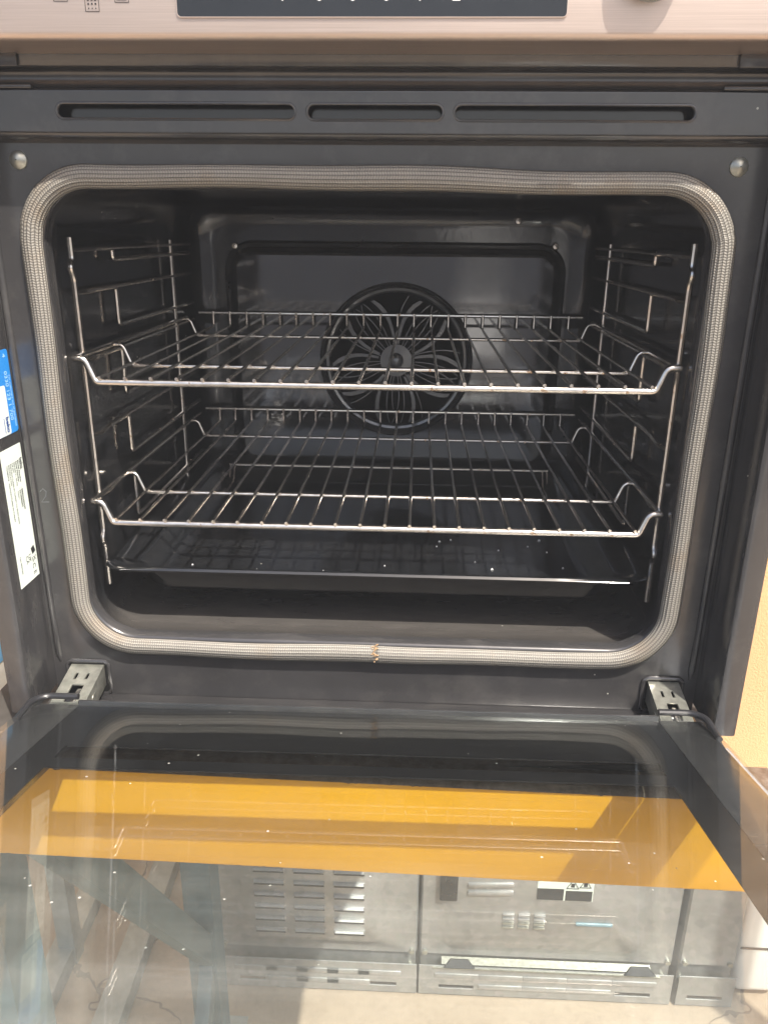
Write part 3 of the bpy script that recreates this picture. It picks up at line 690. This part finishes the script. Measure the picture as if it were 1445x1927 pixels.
# ---- hinges
for s in (-1, 1):
    xa, xb = (-0.2625, -0.2340) if s < 0 else (0.2375, 0.2630)
    w = xb - xa
    rim = [(x, FY - 0.0008, z) for x, z in [(p.x, p.z) for p in rrect(xa - 0.004, xb + 0.004, -0.2365, -0.2045, 0.005, 0, 5)]]
    sl = OP(MB().tube(rim, 0.0018, 8, closed=True), 'hinge_slot', 'enamel_face', smooth=True)
    on(MB().quad([(xa - 0.0038, FY - 0.0010, -0.2360), (xb + 0.0038, FY - 0.0010, -0.2360), (xb + 0.0038, FY - 0.0010, -0.2050), (xa - 0.0038, FY - 0.0010, -0.2050)]).build('slot_dark', 'opening_black', sl), oven)  # black sheet instead of a hole, painting the dark inside the slot
    # folded zinc arm: local u across, v outwards, n up
    A = Vector((xa, FY - 0.0005, -0.2085)); V = Vector((0.0, -0.048, -0.0100)); Ln = V.length; V.normalize(); U = Vector((1, 0, 0)); Nn = U.cross(V) * -1
    Nn = Vector((0, V.z, -V.y)); Nn = Nn if Nn.z > 0 else -Nn
    MW = Matrix((U.to_4d(), V.to_4d(), Nn.to_4d(), (0, 0, 0, 1))).transposed(); MW = Matrix.Translation(A) @ Matrix(((U.x, V.x, Nn.x, 0), (U.y, V.y, Nn.y, 0), (U.z, V.z, Nn.z, 0), (0, 0, 0, 1)))
    holes = [[(w * 0.28, 0.011), (w * 0.38, 0.011), (w * 0.38, 0.019), (w * 0.28, 0.019)], [(w * 0.62, 0.011), (w * 0.72, 0.011), (w * 0.72, 0.019), (w * 0.62, 0.019)],
             [(w * 0.34, 0.025), (w * 0.72, 0.025), (w * 0.72, 0.046), (w * 0.34, 0.046)]]
    top = plate_with_holes('hinge_arm', 'zinc', [(0, 0), (w, 0), (w, Ln), (0, Ln)], holes, 0.0012, 0.0003, oven)
    top.data.transform(MW @ Matrix.Rotation(R(-90), 4, 'X')); on(top, oven)
    def hp(mb, name, mat, **kw):
        o = mb.build(name, mat, top, **kw); o.data.transform(MW); return on(o, oven)
    hp(MB().box(0, 0.0012, 0, Ln, -0.019, -0.0008), 'hinge_cheek', 'zinc', bevel=0.0003)
    hp(MB().box(w - 0.0012, w, 0, Ln, -0.019, -0.0008), 'hinge_cheek', 'zinc', bevel=0.0003)
    hp(MB().box(w * 0.50, w * 0.68, 0.027, 0.044, -0.008, -0.0015), 'hinge_latch', 'chrome', bevel=0.0012)
    hp(MB().tube([(0.003, 0.036, -0.007), (w * 0.48, 0.036, -0.007)], 0.0045, 14), 'hinge_pin', 'dark_metal', smooth=True)
    hp(MB().box(0.0015, w - 0.0015, 0.004, Ln - 0.003, -0.019, -0.012), 'hinge_core', 'dark_metal')
    hp(MB().tube([(w + 0.0006 if s < 0 else -0.0006, 0.030, -0.010), (w - 0.002 if s < 0 else 0.002, 0.030, -0.010)], 0.0042, 14), 'hinge_rivet', 'zinc', smooth=True)

# ---- the door, hanging open and about 12 degrees short of level
a = R(12.0); b = R(-0.3)
Tn = Vector((math.sin(b), math.sin(a), math.cos(a))).normalized(); Tx = Vector((1, 0, 0)); Tx = (Tx - Tn * Tx.dot(Tn)).normalized(); Tt = Tn.cross(Tx); Tt = Tt if Tt.y < 0 else -Tt
DM = Matrix(((Tx.x, Tt.x, Tn.x, -0.0015), (Tx.y, Tt.y, Tn.y, 0.0), (Tx.z, Tt.z, Tn.z, -0.2165), (0, 0, 0, 1)))   # local: x across, y outwards from the hinge, z up through the glass
HW, IW, CW, T0, T1 = 0.2660, 0.2320, 0.2090, 0.0500, 0.4800
fm = MB()
fm.box(-HW, -IW, T0, T1, -0.0335, -0.0046); fm.box(IW, HW, T0, T1, -0.0335, -0.0046); fm.box(-IW, IW, T0, T0 + 0.0035, -0.0335, -0.0002); fm.box(-IW, IW, T1 - 0.03, T1, -0.0335, 0.0004)
me = fm.mesh('door', 'dark_metal', bevel=0.0012); me.transform(DM); me.materials[0] = M['enamel_face']
door = on(link('door', me, oven), oven)
def DP(mb, name, mat, **kw):
    o = mb.build(name, mat, door, **kw); o.data.transform(DM); return on(o, oven)
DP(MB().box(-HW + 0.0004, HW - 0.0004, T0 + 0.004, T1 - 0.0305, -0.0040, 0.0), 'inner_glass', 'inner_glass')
fb = MB()
for x0, x1 in ((-IW + 0.0006, -CW), (CW, IW - 0.0006)): fb.box(x0, x1, T0 + 0.004, T1 - 0.0305, -0.0056, -0.0046)
fb.box(-CW, CW, T0 + 0.004, 0.127, -0.0056, -0.0046); fb.box(-CW, CW, 0.146, 0.160, -0.0056, -0.0046); fb.box(-CW, CW, T1 - 0.06, T1 - 0.0305, -0.0056, -0.0046)
DP(fb, 'glass_border', 'frit')
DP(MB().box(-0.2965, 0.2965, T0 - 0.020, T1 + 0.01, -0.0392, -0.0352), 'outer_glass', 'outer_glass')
fb = MB()
for x0, x1 in ((-0.266, -0.256), (0.256, 0.266)): fb.box(x0, x1, T0 - 0.019, T1 + 0.01, -0.0408, -0.0398)
fb.box(-0.256, 0.256, T0 - 0.019, 0.065, -0.0408, -0.0398); fb.box(-0.256, 0.256, T1 - 0.06, T1 + 0.01, -0.0408, -0.0398)
DP(fb, 'outer_border', 'frit')
for s in (-1, 1): DP(MB().box(min(s * 0.268, s * 0.296), max(s * 0.268, s * 0.296), T0 - 0.019, T1 + 0.009, -0.0350, -0.0344), 'edge_strip', 'milky')
for s in (-1, 1):
    DP(MB().tube(smooth_path([(s * 0.232, T0 + 0.001, 0.0024), (s * 0.258, T0 + 0.001, 0.0024), (s * 0.2660, T0 + 0.010, 0.0018), (s * 0.2665, T0 + 0.036, -0.004)], 0.007, 6), 0.0025, 10), 'corner_bracket', 'dark_metal', smooth=True)
hd = MB().tube([(-0.22, T1 - 0.045, -0.075), (0.22, T1 - 0.045, -0.075)], 0.008, 16); hd.box(-0.20, -0.185, T1 - 0.05, T1 - 0.04, -0.070, -0.0412); hd.box(0.185, 0.20, T1 - 0.05, T1 - 0.04, -0.070, -0.0412)
DP(hd, 'door_handle', 'stainless', smooth=True)

# ================================================================ wire shelves
def s_curve(x, y, z, s, n=8):
    """bar end: from the dropped bar up and outwards to the side rail"""
    out = smooth_path([(s * x, y, z), (s * (x + 0.0065), y, z), (s * (x + 0.0135), y, z + 0.0185), (s * (x + 0.0225), y, z + 0.0185)], 0.0085, 7)
    return out
shelf_parts = {}
def shelf(zc, lab, cx, first):
    root = thing('wire_shelf', lab, 'oven shelf', (cx, 0.028, zc), 'chrome wire shelves in the oven')
    Wr = 0.4341
    if first:
        def bar(y, r, full=True):
            L = s_curve(0.2145, y, -0.0032, -1)[::-1]; Rr = s_curve(0.2145, y, -0.0032, 1)
            return MB().tube(L + Rr, r, 12)
        S = shelf_parts
        S['front_bar'] = bar(0.0, 0.0029).mesh('front_bar', 'chrome', smooth=True)
        S['cross_bar'] = bar(0.0, 0.0020).mesh('cross_bar', 'chrome', smooth=True)
        S['side_rail'] = MB().tube([(0, -0.0005, 0.0153), (0, 0.322, 0.0153)], 0.0022, 10).mesh('side_rail', 'chrome', smooth=True)
        S['rear_stop'] = MB().tube([(-0.2345, 0, 0), (0.2345, 0, 0)], 0.0021, 10).mesh('rear_stop', 'chrome', smooth=True)
        S['wire'] = MB().tube(smooth_path([(0, -0.0030, 0.0006), (0, 0.3652, 0.0006), (0, 0.3655, 0.0185)], 0.0035, 5), 0.00145, 8).mesh('wire', 'chrome', smooth=True)
    S = shelf_parts
    link('front_bar', S['front_bar'], root)
    for y in (0.084, 0.303): o = link('cross_bar', S['cross_bar'], root); o.location = (0, y, 0)
    for s in (-1, 1): o = link('side_rail', S['side_rail'], root); o.location = (s * 0.2370, 0, 0)
    o = link('rear_stop', S['rear_stop'], root); o.location = (0, 0.3680, 0.0165)
    for k in range(22):
        o = link('wire', S['wire'], root); o.location = (-Wr / 2 + Wr * k / 21, 0, 0)
        o.rotation_euler = (0, 0, random.uniform(-0.0012, 0.0012))
    return root
shelf(0.0402, 'upper chrome wire shelf, level with the middle of the fan', -0.0009, True)
shelf(-0.0795, 'lower chrome wire shelf, just above the black roasting tray', -0.0001, False)

# ================================================================ roasting tray and the wire insert standing in it
tray = thing('roasting_tray', 'deep black enamelled roasting tray with crumbs under the lower wire shelf', 'roasting tray', (0, 0.03, -0.155))
def tr(x, y0, y1, r, z): return [(p.x, p.z, z) for p in rrect(-x, x, y0, y1, r, 0, 8, 6)]
zt = 0.0280
tm = MB().loft([tr(0.2350, 0.000, 0.372, 0.018, zt - 0.0022), tr(0.2380, -0.0015, 0.3735, 0.019, zt), tr(0.2352, 0.0, 0.372, 0.018, zt + 0.0018), tr(0.2325, 0.003, 0.369, 0.016, zt + 0.0012), tr(0.2140, 0.010, 0.356, 0.020, zt - 0.0008), tr(0.2105, 0.013, 0.352, 0.020, zt - 0.004),
                tr(0.2020, 0.020, 0.346, 0.022, 0.007), tr(0.1965, 0.026, 0.340, 0.022, 0.0025), tr(0.189, 0.033, 0.333, 0.018, 0.0012)], cap1=True)
tm.loft([tr(0.2350, 0.000, 0.372, 0.018, zt - 0.0022), tr(0.2145, 0.0085, 0.3575, 0.021, zt - 0.003), tr(0.2060, 0.0165, 0.350, 0.023, 0.006), tr(0.2000, 0.022, 0.344, 0.023, 0.0008), tr(0.190, 0.032, 0.334, 0.018, 0.0)], cap1=True)
tm.build('tray_pan', 'tray_enamel', tray, smooth=True, angle=60, recalc=True)
for i in range(16):
    x = random.uniform(-0.19, 0.19); y = random.uniform(0.04, 0.16); q = random.uniform(0.0006, 0.0012)
    mb = MB().tube([(x, y, 0.0012), (x + q, y + q * 0.5, 0.0012 + q * 0.9), (x + 2 * q, y, 0.0014)], [q * 0.5, q, q * 0.4], 6)
    mb.build('crumb', 'print_white', tray, smooth=True)
ins = thing('tray_insert', 'thin wire insert standing at the back of the black roasting tray', 'wire rack', (0, 0.378, -0.1538))
MB().tube([(-0.2165, 0, 0.0215), (0.2165, 0, 0.0215)], 0.0019, 10).build('top_wire', 'chrome', ins, smooth=True)
leg = MB().tube([(0, 0, 0.021), (0, -0.012, 0.004), (0, -0.06, 0.0022)], 0.0013, 8).mesh('leg', 'chrome', smooth=True)
for x in (-0.202, -0.1965, 0.1965, 0.202):
    o = link('leg', leg, ins); o.location = (x, -0.004, 0)


# ================================================================ thin scattering volume added to stand in for lens veil
hz = MB().box(-21, 21, -21, 21, -2.6, 1.75).mesh('haze', 'opening_black'); hz.materials.clear()
hm = bpy.data.materials.new('haze'); hm.use_nodes = True
for n in list(hm.node_tree.nodes): hm.node_tree.nodes.remove(n)
ho = hm.node_tree.nodes.new('ShaderNodeOutputMaterial'); hv = hm.node_tree.nodes.new('ShaderNodeVolumePrincipled')
hv.inputs['Color'].default_value = (0.93, 0.95, 1.0, 1); hv.inputs['Density'].default_value = 0.026
hm.node_tree.links.new(hv.outputs[0], ho.inputs['Volume'])
hz.materials.append(hm); tag(link('haze', hz), kind='stuff')
